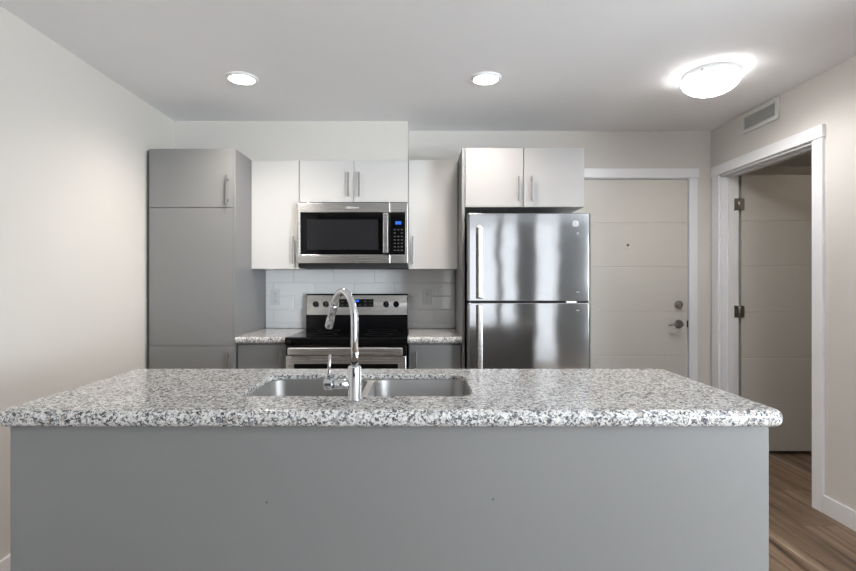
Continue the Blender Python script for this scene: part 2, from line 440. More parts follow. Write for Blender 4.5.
db = build('deadbolt', b, M['nickel'], d1)
b = B(); cyl(b, (1.964, -0.0120, 1.092), (1.964, -0.0280, 1.092), 0.012, 20, 0.002); box(b, 1.959, 1.969, -0.042, -0.028, 1.076, 1.108, 0.003)
build('deadbolt_turn', b, M['nickel'], db)
b = B(); cyl(b, (1.964, 0.0060, 0.945), (1.964, -0.0040, 0.945), 0.033, 32, 0.004); cyl(b, (1.964, -0.0040, 0.945), (1.964, -0.0460, 0.945), 0.011, 20)
dh = build('door_handle', b, M['nickel'], d1)
b = B(); tube(b, [(1.972, -0.0480, 0.945), (1.955, -0.0510, 0.946), (1.925, -0.0520, 0.949), (1.895, -0.0500, 0.948), (1.868, -0.0440, 0.940)], [0.011, 0.011, 0.009, 0.008, 0.007], 14)
build('lever', b, M['nickel'], dh)
b = B(); box(b, 2.0290, 2.0360, -0.001, 0.0055, 0.920, 0.972); build('latch_plate', b, M['matblack'], d1, 'dark latch plate')

# ---- doorway in the right wall: casing (trim_2), door_2 standing open in the small room
b = B(); cx0, cx1 = XR - 0.016, XR
box(b, cx0, cx1, DY0 - 0.076, DY0 - 0.002, 0, 2.052, 0.0015)       # near leg
box(b, cx0, cx1, DY1 + 0.002, DY1 + 0.080, 0, 2.052, 0.0015)       # far leg
box(b, XR - 0.022, cx1, DY0 - 0.083, DY1 + 0.086, 2.052, 2.122, 0.0015)
j = 0.014
box(b, XR - 0.002, XR + WT, DY0, DY0 + j, 0, DZ); box(b, XR - 0.002, XR + WT, DY1 - j, DY1, 0, DZ); box(b, XR - 0.002, XR + WT, DY0, DY1, DZ - j, DZ)
box(b, XR + 0.045, XR + 0.082, DY0 + j, DY0 + j + 0.011, 0, DZ - j); box(b, XR + 0.045, XR + 0.082, DY1 - j - 0.011, DY1 - j, 0, DZ - j); box(b, XR + 0.045, XR + 0.082, DY0 + j, DY1 - j, DZ - j - 0.011, DZ - j)
# casing on the small-room side
box(b, XR + WT, XR + WT + 0.016, DY0 - 0.08, DY0, 0, 2.052); box(b, XR + WT, XR + WT + 0.016, DY0 - 0.09, DY1, 2.052, 2.122)
struct('trim_2', b, M['trim'])
y2 = DY1 - j
d2 = struct('door_2', slab_door(XR + WT + 0.024, XR + WT + 0.87, y2 + 0.004, y2 + 0.042, 0.024, 2.05, GZ), M['door'])
for hz in (1.832, 1.047, 0.26):
    b = B(); cyl(b, (XR + WT + 0.004, y2 - 0.005, hz - 0.046), (XR + WT + 0.004, y2 - 0.005, hz + 0.046), 0.0065, 14)
    box(b, XR + WT - 0.032, XR + WT + 0.001, y2 - 0.003, y2 - 0.0005, hz - 0.044, hz + 0.044)
    box(b, XR + WT + 0.006, XR + WT + 0.044, y2 + 0.0015, y2 + 0.0038, hz - 0.044, hz + 0.044)
    build('door_hinge', b, M['nickel'], d2, 'satin metal hinge')

# ------------------------------------------------------------------ tiled backsplash
bs = thing('tile_backsplash', 'glossy pale grey subway tile backsplash behind the stove, counter to cabinets', 'backsplash', (-0.45, -0.006, 0.915))
BX0, BX1, BZ0, BZ1 = -1.1700, 0.264, 0.915, 1.360
build('grout', box(B(), BX0, BX1, -0.006, -0.0002, BZ0, BZ1), M['grout'], bs)
b = B(); TH, TW, G = 0.1016, 0.3048, 0.0022
z = 1.258; rows = []
for k in range(-4, 3):
    rows.append((z + k * TH, (k % 2)))
for zb, par in rows:
    z0, z1 = max(zb, BZ0), min(zb + TH, BZ1)
    if z1 - z0 < 0.012: continue
    off = -0.043 if par == 0 else 0.1094
    for i in range(-6, 3):
        x0, x1 = max(off + i * TW, BX0), min(off + (i + 1) * TW, BX1)
        if x1 - x0 < 0.012: continue
        # pillow-edged tile with a hair of tilt, as set by hand
        t = bmesh.new(); ty = random.uniform(-0.0004, 0.0004); tx = random.uniform(-0.0004, 0.0004)
        l0 = [(x0 + G / 2, -0.006, z0 + G / 2), (x1 - G / 2, -0.006, z0 + G / 2), (x1 - G / 2, -0.006, z1 - G / 2), (x0 + G / 2, -0.006, z1 - G / 2)]
        def ins(l, q, y): 
            return [(l[0][0] + q, y, l[0][2] + q), (l[1][0] - q, y, l[1][2] + q), (l[2][0] - q, y, l[2][2] - q), (l[3][0] + q, y, l[3][2] - q)]
        e = 0.003
        l3 = ins(l0, e, -0.0118); l3 = [(p[0], p[1] + (ty if q in (0, 1) else -ty) + (tx if q in (0, 3) else -tx), p[2]) for q, p in enumerate(l3)]
        loft(t, [l0, ins(l0, 0.0, -0.0092), ins(l0, 0.0012, -0.0110), l3], cap0=True, cap1=True)
        merge(b, t)
build('tiles', b, M['tile'], bs)

def outlet(x, zc, label):
    t = thing('wall_outlet', label, 'outlet', (x, -0.0125, zc - 0.058), 'outlets on the tiled backsplash')
    build('cover_plate', box(B(), x - 0.035, x + 0.035, -0.0185, -0.0125, zc - 0.058, zc + 0.058, 0.002), M['outlet'], t)
    for dz in (-0.027, 0.027):
        b = B(); loft(b, [[(p[0], -0.0185, p[1]) for p in rr(x - 0.017, x + 0.017, zc + dz - 0.016, zc + dz + 0.016, 0.006, 0)],
                          [(p[0], -0.0205, p[1]) for p in rr(x - 0.016, x + 0.016, zc + dz - 0.015, zc + dz + 0.015, 0.006, 0)]], cap0=True, cap1=True)
        s = build('socket', b, M['outlet'], t)
        b = B(); box(b, x - 0.0075, x - 0.0055, -0.0211, -0.0206, zc + dz - 0.002, zc + dz + 0.009); box(b, x + 0.0050, x + 0.0070, -0.0211, -0.0206, zc + dz - 0.002, zc + dz + 0.007)
        cyl(b, (x, -0.0206, zc + dz - 0.008), (x, -0.0211, zc + dz - 0.008), 0.0028, 12)
        build('slots', b, M['slot'], s, 'dark outlet slots')
    cyl_b = cyl(B(), (x, -0.0184, zc), (x, -0.0192, zc), 0.003, 12); build('plate_screw', cyl_b, M['handle'], t)
outlet(-1.093, 1.150, 'white wall outlet on tiles between the tall grey pantry and the stove')
outlet(0.053, 1.150, 'white wall outlet on tiles between the stove and the refrigerator')

# ------------------------------------------------------------------ cabinets
def pull(door, x, yface, z0, z1, name='handle'):
    """bar pull: round bar on two posts, on a door face at y = yface"""
    b = B(); yb = yface - 0.030
    cyl(b, (x, yb, z0), (x, yb, z1), 0.0062, 14, 0.001)
    q = (z1 - z0) * 0.14
    for zz in (z0 + q, z1 - q): cyl(b, (x, yface, zz), (x, yb, zz), 0.0045, 12)
    return build(name, b, M['handle'], door, 'satin metal bar pull')
def cab_door(parent, x0, x1, yf, z0, z1, mat, hand=None, name='door'):
    """door slab 19 mm thick whose outer face is at y = yf; hand = (x, z0, z1)"""
    d = build(name, box(B(), x0, x1, yf, yf + 0.019, z0, z1, 0.0012, 2), mat, parent)
    if hand: pull(d, hand[0], yf, hand[1], hand[2])
    return d
def carcass(parent, x0, x1, yb, yf, z0, z1, mat, open_bottom=False):
    return build('body', box(B(), x0, x1, yf, yb, z0, z1, 0.0008, 1), mat, parent)

# tall pantry at the left
t = thing('pantry_cabinet', 'tall grey pantry cabinet with three stacked doors standing against the left wall', 'cabinet', (-1.45, -0.31, 0))
b = B(); box(b, -1.718, -1.1835, -0.609, -0.002, 0.10, 2.108, 0.0008, 1); box(b, -1.715, -1.184, -0.55, -0.01, 0.0, 0.10)
build('body', b, M['grey'], t)
build('filler_strip', box(B(), -1.738, -1.7185, -0.600, -0.59, 0.0, 2.108), M['grey'], t)
cab_door(t, -1.716, -1.1835, -0.630, 1.7355, 2.106, M['grey'], (-1.219, 1.756, 1.934))
cab_door(t, -1.716, -1.1835, -0.630, 0.8575, 1.7325, M['grey'])
cab_door(t, -1.716, -1.1835, -0.630, 0.105, 0.8545, M['grey'], (-1.213, 0.635, 0.823))
build('end_panel', box(B(), -1.1825, -1.1705, -0.630, -0.0005, 0.105, 2.108, 0.0006, 1), M['grey'], t)

# white wall cabinets
def wall_cab(label, x0, x1, z0, z1, doors, mat=M['white'], yf=-0.330, yb=-0.0005, gap=0.0015, bot=None):
    t = thing('wall_cabinet', label, 'cabinet', ((x0 + x1) / 2, (yf + yb) / 2, z0), 'wall cabinets above the stove wall')
    carcass(t, x0 + 0.0008, x1 - 0.0008, yb, yf + 0.0205, z0, z1, mat)
    for (a, c, h) in doors: cab_door(t, a, c, yf, z0 + 0.0005, z1 - 0.001, mat, h)
    return t
wall_cab('white wall cabinet with one door beside the tall grey pantry', -1.1700, -0.838, 1.354, 2.109, [(-1.169, -0.8405, (-0.874, 1.387, 1.579))])
wall_cab('short white two-door wall cabinet directly above the microwave', -0.837, -0.0815, 1.812, 2.109,
         [(-0.8355, -0.4605, (-0.494, 1.850, 2.020)), (-0.4575, -0.083, (-0.421, 1.850, 2.020))])
wall_cab('white wall cabinet with one door between the microwave and the refrigerator', -0.0805, 0.2630, 1.354, 2.109, [(-0.079, 0.2610, (-0.046, 1.387, 1.579))])
# grey panel and cabinet round the refrigerator
tag(build('refrigerator_side_panel', box(B(), 0.266, 0.284, -0.630, -0.0005, 0.0, 2.113, 0.0008, 1), M['grey']),
    'tall grey side panel on the left side of the refrigerator', 'panel')
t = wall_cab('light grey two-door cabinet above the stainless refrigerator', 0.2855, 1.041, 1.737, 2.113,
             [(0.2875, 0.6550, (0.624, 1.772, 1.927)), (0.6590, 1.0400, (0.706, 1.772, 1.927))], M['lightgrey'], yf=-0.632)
# base cabinets
def base_cab(label, x0, x1, hx):
    t = thing('base_cabinet', label, 'cabinet', ((x0 + x1) / 2, -0.3, 0), 'base cabinets beside the stove')
    b = B(); box(b, x0, x1, -0.589, -0.002, 0.10, 0.871, 0.0008, 1); box(b, x0, x1, -0.53, -0.01, 0, 0.10)
    build('body', b, M['grey'], t)
    cab_door(t, x0 + 0.006, x1 - 0.004, -0.610, 0.105, 0.862, M['grey'], (hx, 0.635, 0.823))
base_cab('grey base cabinet between the tall pantry and the stove', -1.1695, -0.848, -0.884)
base_cab('grey base cabinet between the stove and the refrigerator', -0.074, 0.263, -0.024)
def back_counter(label, x0, x1):
    yf, yb, zt, zb = -0.645, -0.0125, 0.914, 0.872
    pr = [(yb, zb), (yb, zt)]
    r = 0.017; n = 6
    pr += [(yf + r - r * math.sin(PI / 2 * k / n), zt - r + r * math.cos(PI / 2 * k / n)) for k in range(n + 1)]
    pr += [(yf + r - r * math.cos(PI / 2 * k / n), zb + r - r * math.sin(PI / 2 * k / n)) for k in range(n + 1)]
    o = build('granite_countertop', extrude_x(B(), pr, x0, x1), M['granite'])
    tag(o, label, 'countertop', 'countertop pieces beside the stove')
back_counter('speckled granite countertop piece to the left of the stove', -1.1700, -0.845)
back_counter('speckled granite countertop piece to the right of the stove', -0.0775, 0.2645)

# ------------------------------------------------------------------ stove
RX0, RX1 = -0.8405, -0.0825
t = thing('kitchen_range', 'stainless and black electric stove with glass cooktop and four knobs', 'stove', (-0.4615, -0.33, 0))
b = B(); box(b, RX0, RX1, -0.640, -0.03, 0.03, 0.897, 0.002, 1)
for x in (RX0 + 0.05, RX1 - 0.05):
    for y in (-0.60, -0.08): cyl(b, (x, y, 0), (x, y, 0.04), 0.018, 14)
build('body', b, M['black'], t)
b = B(); yf, yb = -0.690, -0.085
pr = [(yb, 0.898), (yb, 0.9165), (yf + 0.012, 0.9165), (yf + 0.004, 0.914), (yf, 0.908), (yf, 0.880), (yf + 0.006, 0.868), (-0.642, 0.868), (-0.642, 0.898)]
build('cooktop', extrude_x(b, pr, RX0, RX1), M['glass'], t, 'black glass cooktop')
for (bx, by, br_) in ((-0.65, -0.50, 0.10), (-0.27, -0.50, 0.085), (-0.65, -0.23, 0.075), (-0.27, -0.23, 0.10)):
    b = B(); lathe(b, [(br_, 0.9166), (br_ + 0.001, 0.9169), (br_ + 0.002, 0.9166)], bx, by, 48); build('burner_ring', b, M['ring'], t, 'grey burner circle on the glass')
# backguard: black lower section, tilted steel control face, black rim
b = B(); pr = [(-0.014, 0.90), (-0.014, 1.170), (-0.060, 1.170), (-0.083, 1.022), (-0.083, 0.90)]
bgd = build('backguard', extrude_x(b, pr, RX0 - 0.006, RX1 - 0.010), M['black'], t, 'black backguard')
b = B(); box(b, RX0 - 0.008, RX1 - 0.008, -0.068, -0.012, 1.166, 1.176, 0.003); build('backguard_cap', b, M['black'], t)
def tilt_y(z): return -0.083 + (z - 1.028) / (1.170 - 1.028) * 0.023
b = B(); z0, z1 = 1.021, 1.164; e = 0.004
extrude_x(b, [(tilt_y(z0) - 0.0005, z0), (tilt_y(z1) - 0.0005, z1), (tilt_y(z1) - e, z1), (tilt_y(z0) - e, z0)], RX0 - 0.002, RX1 - 0.014)
cf = build('control_face', b, M['steel'], t, 'stainless control panel')
b = B(); z0, z1 = 1.078, 1.137
extrude_x(b, [(tilt_y(z0) - e, z0), (tilt_y(z1) - e, z1), (tilt_y(z1) - e - 0.0015, z1), (tilt_y(z0) - e - 0.0015, z0)], -0.602, -0.346)
disp = build('control_display', b, M['glass'], cf, 'black touch control strip')
b = B(); z0, z1 = 1.116, 1.132
extrude_x(b, [(tilt_y(z0) - e - 0.0016, z0), (tilt_y(z1) - e - 0.0016, z1), (tilt_y(z1) - e - 0.0022, z1), (tilt_y(z0) - e - 0.0022, z0)], -0.485, -0.455)
build('clock_display', b, M['blue'], cf, 'blue lit clock display')
b = B()
for r_ in range(2):
    for c_ in range(6):
        x = -0.590 + c_ * 0.042 if c_ < 3 else -0.595 + c_ * 0.042 + 0.01
        if r_ == 0 and 2 <= c_ <= 3: continue
        z = 1.090 + (1 - r_) * 0.026
        build('control_button', box(B(), x, x + 0.020, tilt_y(z) - e - 0.0026, tilt_y(z) - e - 0.0014, z, z + 0.005), M['button'], cf, 'grey printed control button')
for kx in (-0.774, -0.699, -0.252, -0.177):
    z = 1.102; y = tilt_y(z) - e
    b = B(); cyl(b, (kx, y, z), (kx, y - 0.022, z - 0.003), 0.0215, 24, 0.003)
    k = build('knob', b, M['black'], t, 'black round burner knob')
    b = B(); box(b, kx - 0.004, kx + 0.004, y - 0.031, y - 0.021, z - 0.019, z + 0.019, 0.002); box(b, kx - 0.001, kx + 0.001, y - 0.0318, y - 0.0305, z + 0.002, z + 0.018)
    build('knob_grip', b, M['black'], k)
# oven door
b = B(); box(b, RX0 + 0.002, RX1 - 0.002, -0.672, -0.642, 0.802, 0.866, 0.002); build('vent_strip', b, M['black'], t, 'black strip above the oven door')
b = B(); box(b, RX0 + 0.003, RX1 - 0.003, -0.686, -0.642, 0.235, 0.799, 0.005); od = build('oven_door', b, M['steel'], t)
b = B(); box(b, RX0 + 0.055, RX1 - 0.055, -0.6885, -0.6862, 0.34, 0.751, 0.001); build('oven_window', b, M['glass'], od, 'black oven window')
b = B(); box(b, -0.812, -0.105, -0.748, -0.722, 0.810, 0.860, 0.009, 4); oh = build('oven_handle', b, M['steel'], t, 'wide stainless oven door handle')
for x in (-0.80, -0.117): build('handle_bracket', box(B(), x - 0.010, x + 0.010, -0.726, -0.6725, 0.820, 0.850, 0.003), M['black'], oh, 'black handle bracket')
b = B(); box(b, RX0 + 0.003, RX1 - 0.003, -0.684, -0.642, 0.045, 0.228, 0.004); build('storage_drawer', b, M['steel'], t)

# ------------------------------------------------------------------ microwave
MX0, MX1 = -0.835, -0.083
t = thing('microwave', 'stainless over-the-range microwave with black glass door mounted above the stove', 'microwave', (-0.459, -0.2, 1.362))
b = B(); box(b, MX0 + 0.002, MX1 - 0.002, -0.375, -0.014, 1.366, 1.8105, 0.002); box(b, MX0 + 0.012, MX1 - 0.004, -0.385, -0.10, 1.358, 1.390, 0.002)
build('body', b, M['matblack'], t, 'black body and underside')
b = B(); z0, z1, y0, y1 = 1.390, 1.800, -0.402, -0.376
# steel face ring round the glass, split at the control column
box(b, MX0, -0.2035, y0, y1, 1.736, z1, 0.003); box(b, MX0, -0.2035, y0, y1, z0, 1.449, 0.003); box(b, MX0, -0.814, y0 + 0.0002, y1, 1.44, 1.745, 0.003)
fr = build('door', b, M['steel'], t, 'stainless door frame')
build('door_glass', box(B(), -0.8135, -0.2035, y0 + 0.003, y1, 1.4495, 1.7355, 0.001), M['glass'], fr, 'black door glass')
build('screen_window', box(B(), -0.768, -0.285, y0 + 0.0017, y0 + 0.0029, 1.482, 1.688, 0.0004), M['mesh'], fr, 'dark grey see-through window')
text_mesh('brand_lettering', 'Whirlpool', 0.019, M['logo'], fr, -0.455, y0 - 0.0006, 1.768)
b = B(); pts = []
for k in range(41):
    a = 2 * PI * k / 40 * 0.86 + 0.5
    pts.append((-0.478 + 0.028 * math.cos(a), y0 - 0.0008, 1.770 + 0.0085 * math.sin(a)))
tube(b, pts, [0.0009 * (0.4 + 0.6 * math.sin(PI * k / 40)) for k in range(41)], 6); build('brand_swoosh', b, M['logo'], fr)
b = B(); box(b, -0.2015, MX1, y0, y1, 1.736, z1, 0.003); box(b, -0.2015, MX1, y0, y1, z0, 1.449, 0.003); box(b, -0.101, MX1, y0 + 0.0002, y1, 1.44, 1.745, 0.003)
cp = build('control_panel', b, M['steel'], t, 'stainless control column frame')
build('control_glass', box(B(), -0.2015, -0.1015, y0 + 0.003, y1, 1.4495, 1.7355, 0.001), M['glass'], cp, 'black control panel glass')
build('clock_display', box(B(), -0.168, -0.128, y0 + 0.0015, y0 + 0.0028, 1.654, 1.675), M['blue'], cp, 'blue lit clock display')
b = B()
for r_ in range(7):
    for c_ in range(3):
        x = -0.178 + c_ * 0.024; z = 1.475 + r_ * 0.0235
        if r_ == 5 and c_ == 1: continue
        build('control_button', box(B(), x, x + 0.013, y0 + 0.0018, y0 + 0.0028, z, z + 0.0065), M['button'], cp, 'grey printed keypad button')
b = B(); box(b, -0.250, -0.212, y0 - 0.042, y0 - 0.026, 1.456, 1.727, 0.007, 4); hd = build('handle', b, M['steel'], fr, 'vertical stainless handle')
for zz in (1.470, 1.690): build('handle_post', box(B(), -0.240, -0.222, y0 - 0.028, y0 + 0.0025, zz, zz + 0.022, 0.002), M['black'], fr)

# ------------------------------------------------------------------ refrigerator
FX0, FX1 = 0.2885, 1.043
t = thing('refrigerator', 'stainless top-freezer refrigerator with two doors and long left handles', 'refrigerator', (0.66, -0.38, 0))
b = B(); box(b, FX0 + 0.004, FX1 - 0.006, -0.690, -0.04, 0.03, 1.672, 0.004)
for x in (FX0 + 0.07, FX1 - 0.07):
    for y in (-0.63, -0.1): cyl(b, (x, y, 0), (x, y, 0.035), 0.02, 14)
build('body', b, M['matblack'], t, 'dark cabinet body')
def fr_door(z0, z1, name):
    """slightly crowned door, rounded vertical edges"""
    b = B(); yb = -0.6925; pr = []
    n = 24; r = 0.009
    for k in range(7):                                   # left rounded edge
        a = PI / 2 * k / 6; pr.append((FX0 + r - r * math.cos(a), -0.741 - r * math.sin(a) * 0.9))
    for u in [0.003, 0.008, 0.016] + [k / n for k in range(1, n)] + [0.984, 0.992, 0.997]:
        x = FX0 + r + (FX1 - FX0 - 2 * r) * u
        pr.append((x, -0.7554 - 0.0015 * (1 - (2 * u - 1) ** 2)))
    for k in range(7):
        a = PI / 2 * (1 - k / 6); pr.append((FX1 - r + r * math.cos(a), -0.741 - r * math.sin(a) * 0.9))
    pr += [(FX1, yb), (FX0, yb)]
    L = []
    cx, cy = (FX0 + FX1) / 2, -0.72
    def sh(q, z): return [(cx + (x - cx) * (1 - q * 2 / (FX1 - FX0)), y if y >= -0.70 else y + q, z) for x, y in pr]
    L = [sh(0.004, z0), sh(0.001, z0 + 0.0015), sh(0.0, z0 + 0.004), sh(0.0, z0 + 0.006), sh(0.0, z1 - 0.006), sh(0.0, z1 - 0.004), sh(0.001, z1 - 0.0015), sh(0.004, z1)]
    loft(b, L, cap0=True, cap1=True, smooth=True)
    return build(name, b, M['fridge'], t)
dtop = fr_door(1.1435, 1.681, 'freezer_door'); dbot = fr_door(0.085, 1.1345, 'fridge_door')
for d in (dtop, dbot):
    for p in d.data.polygons:
        if abs(p.normal.z) > 0.6: p.use_smooth = False
b = B(); box(b, FX0 + 0.012, FX1 - 0.012, -0.735, -0.6905, 1.1350, 1.1430); build('door_gasket', b, M['dark'], t, 'dark gasket between the doors')
b = B(); box(b, 0.893, 0.955, -0.752, -0.70, 1.1352, 1.1428); build('centre_hinge', b, M['steel'], t)
b = B(); box(b, FX0 + 0.01, FX1 - 0.01, -0.70, -0.6905, 0.03, 0.08); build('toe_grille', b, M['matblack'], t)
def fr_handle(d, z0, z1):
    b = B(); x0, x1 = 0.3455, 0.3765; y0, y1 = -0.812, -0.796
    pr = rr(x0, x1, y0, y1, 0.007, 0, 6)
    L = []
    for z, dy, in ((z0, 0.004), (z0 + 0.006, 0.0), (z0 + 0.012, 0.0), (z1 - 0.012, 0.0), (z1 - 0.006, 0.0), (z1, 0.004)):
        L.append([(p[0], p[1] + dy, z) for p in pr])
    loft(b, L, cap0=True, cap1=True, smooth=True)
    h = build('handle', b, M['steel'], d, 'long vertical stainless handle')
    for zz in (z0 + 0.012, z1 - 0.044): build('handle_post', box(B(), x0 + 0.005, x1 - 0.005, -0.797, -0.754, zz, zz + 0.032, 0.003), M['steel'], d)
fr_handle(dtop, 1.160, 1.596); fr_handle(dbot, 0.62, 1.120)
# round monogram badge
bx, bz, by = 0.948, 1.617, -0.7585
b = B(); loft(b, [[(p[0], by + 0.0018, p[1]) for p in rr(bx - 0.020, bx + 0.020, bz - 0.020, bz + 0.020, 0.006, 0)], [(p[0], by - 0.0006, p[1]) for p in rr(bx - 0.020, bx + 0.020, bz - 0.020, bz + 0.020, 0.006, 0)]], cap0=True, cap1=True)
bd = build('badge', b, M['badge'], dtop, 'square grey badge with round monogram')
b = B(); tube(b, [(bx + 0.0155 * math.cos(2 * PI * k / 32), by - 0.0010, bz + 0.0155 * math.sin(2 * PI * k / 32)) for k in range(33)], 0.0010, 6, cap=False)
for a0 in (0.3, 1.87, 3.44, 5.01):
    tube(b, [(bx + (0.0135 - 0.003 * math.sin(PI * k / 8)) * math.cos(a0 + k * 0.12), by - 0.0010, bz + (0.0135 - 0.003 * math.sin(PI * k / 8)) * math.sin(a0 + k * 0.12)) for k in range(9)], 0.0007, 6)
build('badge_ring', b, M['logo'], bd)
text_mesh('badge_monogram', 'GE', 0.017, M['logo'], t, bx, by - 0.0008, bz, shear=0.3)
b = B()
cyl(b, (bx + 0.012, -0.7565, bz - 0.062), (bx + 0.012, -0.7600, bz - 0.062), 0.007, 16, 0.0008); build('energy_sticker', b, M['badge'], t, 'small round sticker under the badge')
for z_ in (1.200, 1.088):
    b = B(); box(b, 0.953, 0.970, -0.7588, -0.7560, z_ - 0.003, z_ + 0.003); build('model_mark', b, M['badge'], t, 'tiny pale mark')

# ------------------------------------------------------------------ island
IX0, IX1, IY0, IY1 = -1.130, 0.970, 1.325 - WALL, 2.005 - WALL
t = thing('island_cabinet', 'long plain grey island cabinet with blank back panel facing the camera', 'island', (-0.08, -2.14, 0))
px0, px1, pyf, pyb = -1.104, 0.940, 1.355 - WALL, 1.975 - WALL
build('back_panel', box(B(), px0, px1, pyf, pyf + 0.016, 0.0, 0.8685, 0.0008, 1), M['grey'], t)
b = B()   # carcass as walls so that the sink hangs free inside
box(b, px0, px0 + 0.016, pyf + 0.0165, pyb, 0, 0.8685); box(b, px1 - 0.016, px1, pyf + 0.0165, pyb, 0, 0.8685)
box(b, px0 + 0.016, px1 - 0.016, pyf + 0.0165, pyb - 0.02, 0.10, 0.116)
for x in (-0.66, 0.30): box(b, x, x + 0.016, pyf + 0.0165, pyb - 0.002, 0.116, 0.8685)
box(b, px0 + 0.016, px1 - 0.016, pyb - 0.06, pyb - 0.05, 0, 0.10)
build('body', b, M['grey'], t)
xs = [-1.080, -0.655, -0.175, 0.305, 0.915]
for i in range(4):
    a, c = xs[i] + 0.002, xs[i + 1] - 0.002
    d = build('door', box(B(), a, c, pyb, pyb + 0.019, 0.105, 0.862, 0.0012, 2), M['grey'], t)
    hx = c - 0.035 if i in (0, 1) else a + 0.035
    b = B(); yb_ = pyb + 0.019
    cyl(b, (hx, yb_ + 0.03, 0.63), (hx, yb_ + 0.03, 0.82), 0.0062, 14, 0.001)
    for zz in (0.66, 0.79): cyl(b, (hx, yb_, zz), (hx, yb_ + 0.03, zz), 0.0045, 12)
    build('handle', b, M['handle'], d, 'satin metal bar pull')
for (sx_, sz_) in ((-0.413, 0.661), (0.197, 0.669)):   # plugged screw holes
    b = B(); cyl(b, (sx_, pyf + 0.001, sz_), (sx_, pyf - 0.0008, sz_), 0.0030, 12)
    build('screw_plug', b, M['dust'], t, 'tiny dark screw mark')

# granite slab with built-up eased edge and the sink cut-out
SX0, SX1, SY0, SY1 = -0.545, 0.162, 1.503 - WALL, 1.863 - WALL
zt, zb = 0.914, 0.869
L = []; r = 0.0185; n = 7; cr = 0.030
def off(q, z): return rr(IX0 + q, IX1 - q, IY0 + q, IY1 - q, max(cr - q, 0.004), z)
for k in range(n + 1):
    a = PI / 2 * k / n; L.append(off(r - r * math.sin(a), zb + r - r * math.cos(a)))
for k in range(n + 1):
    a = PI / 2 * k / n; L.append(off(r - r * math.cos(a), zt - r + r * math.sin(a)))
ntop = len(L)
def hole(q, z, rad=0.055): return rr(SX0 - q, SX1 + q, SY0 - q, SY1 + q, rad + q, z)
L.append(hole(0.002, zt)); L.append(hole(0.0, zt - 0.002)); L.append(hole(0.0, zt - 0.017))
L.append(hole(0.045, zt - 0.017)); L.append(hole(0.045, zb))
b = B(); loft(b, L, closed=True, smooth=True, flat=(ntop - 1, ntop, ntop + 1, ntop + 2, ntop + 3, ntop + 4))
tag(build('granite_island_countertop', b, M['granite']), 'long speckled grey granite slab with rounded edge on top of the island', 'countertop')

# double-bowl undermount sink
t = thing('kitchen_sink', 'stainless double-bowl sink set under the cut-out in the island countertop', 'sink', (-0.18, -2.137, 0.70))
zr = zt - 0.0185; DV = -0.178
def bowl(x0, x1, y0, y1, name, dx):
    b = B(); L = []
    L.append(rr(x0, x1, y0, y1, 0.058, zr))
    L.append(rr(x0 + 0.003, x1 - 0.003, y0 + 0.003, y1 - 0.003, 0.056, zr - 0.006))
    L.append(rr(x0 + 0.010, x1 - 0.010, y0 + 0.010, y1 - 0.010, 0.054, zr - 0.145))
    for k in range(1, 6):
        a = PI / 2 * k / 5; q = 0.010 + 0.022 * (1 - math.cos(a)); L.append(rr(x0 + q, x1 - q, y0 + q, y1 - q, 0.055, zr - 0.145 - 0.022 * math.sin(a)))
    cxm, cym = (x0 + x1) / 2 + dx, (y0 + y1) / 2
    q = [(cxm + 0.045 * math.cos(a_), cym + 0.045 * math.sin(a_), zr - 0.171) for a_ in [0] * 0] 
    # drain loop with matching vertex count
    base = L[-1]; dl = []
    for p in base:
        v = Vector((p[0] - cxm, p[1] - cym)); v.normalize(); dl.append((cxm + v.x * 0.045, cym + v.y * 0.045, zr - 0.171))
    L.append(dl)
    L.append([(cxm + (p[0] - cxm) * 0.85, cym + (p[1] - cym) * 0.85, zr - 0.185) for p in dl])
    loft(b, L, cap1=True, smooth=True)
    # outer skin so the bowl has thickness
    o = [[(p[0] + (0.0012 if p[0] > cxm else -0.0012), p[1] + (0.0012 if p[1] > cym else -0.0012), p[2] - 0.0012) for p in l] for l in L]
    loft(b, o, cap1=True, smooth=True)
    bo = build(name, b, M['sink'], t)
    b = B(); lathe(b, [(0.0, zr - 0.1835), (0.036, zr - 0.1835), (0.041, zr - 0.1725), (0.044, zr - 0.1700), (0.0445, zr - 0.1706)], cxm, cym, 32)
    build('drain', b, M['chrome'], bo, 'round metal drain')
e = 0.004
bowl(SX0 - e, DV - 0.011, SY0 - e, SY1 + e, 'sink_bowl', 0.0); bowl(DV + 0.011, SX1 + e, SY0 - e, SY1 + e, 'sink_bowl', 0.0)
b = B(); nseg = 8
# top flange: ring round each bowl, seen between the bowls as the divider
for (x0, x1, X0, X1) in ((SX0 - e, DV - 0.011, SX0 - 0.03, DV), (DV + 0.011, SX1 + e, DV, SX1 + 0.03)):
    inn = rr(x0, x1, SY0 - e, SY1 + e, 0.058, zr); out = rr(X0, X1, SY0 - 0.03, SY1 + 0.03, 0.002, zr)
    inn2 = [(p[0], p[1], p[2] - 0.0012) for p in inn]; out2 = [(p[0], p[1], p[2] - 0.0012) for p in out]
    loft(b, [inn2, inn, out, out2], closed=True)
build('sink_rim', b, M['sinkrim'], t)

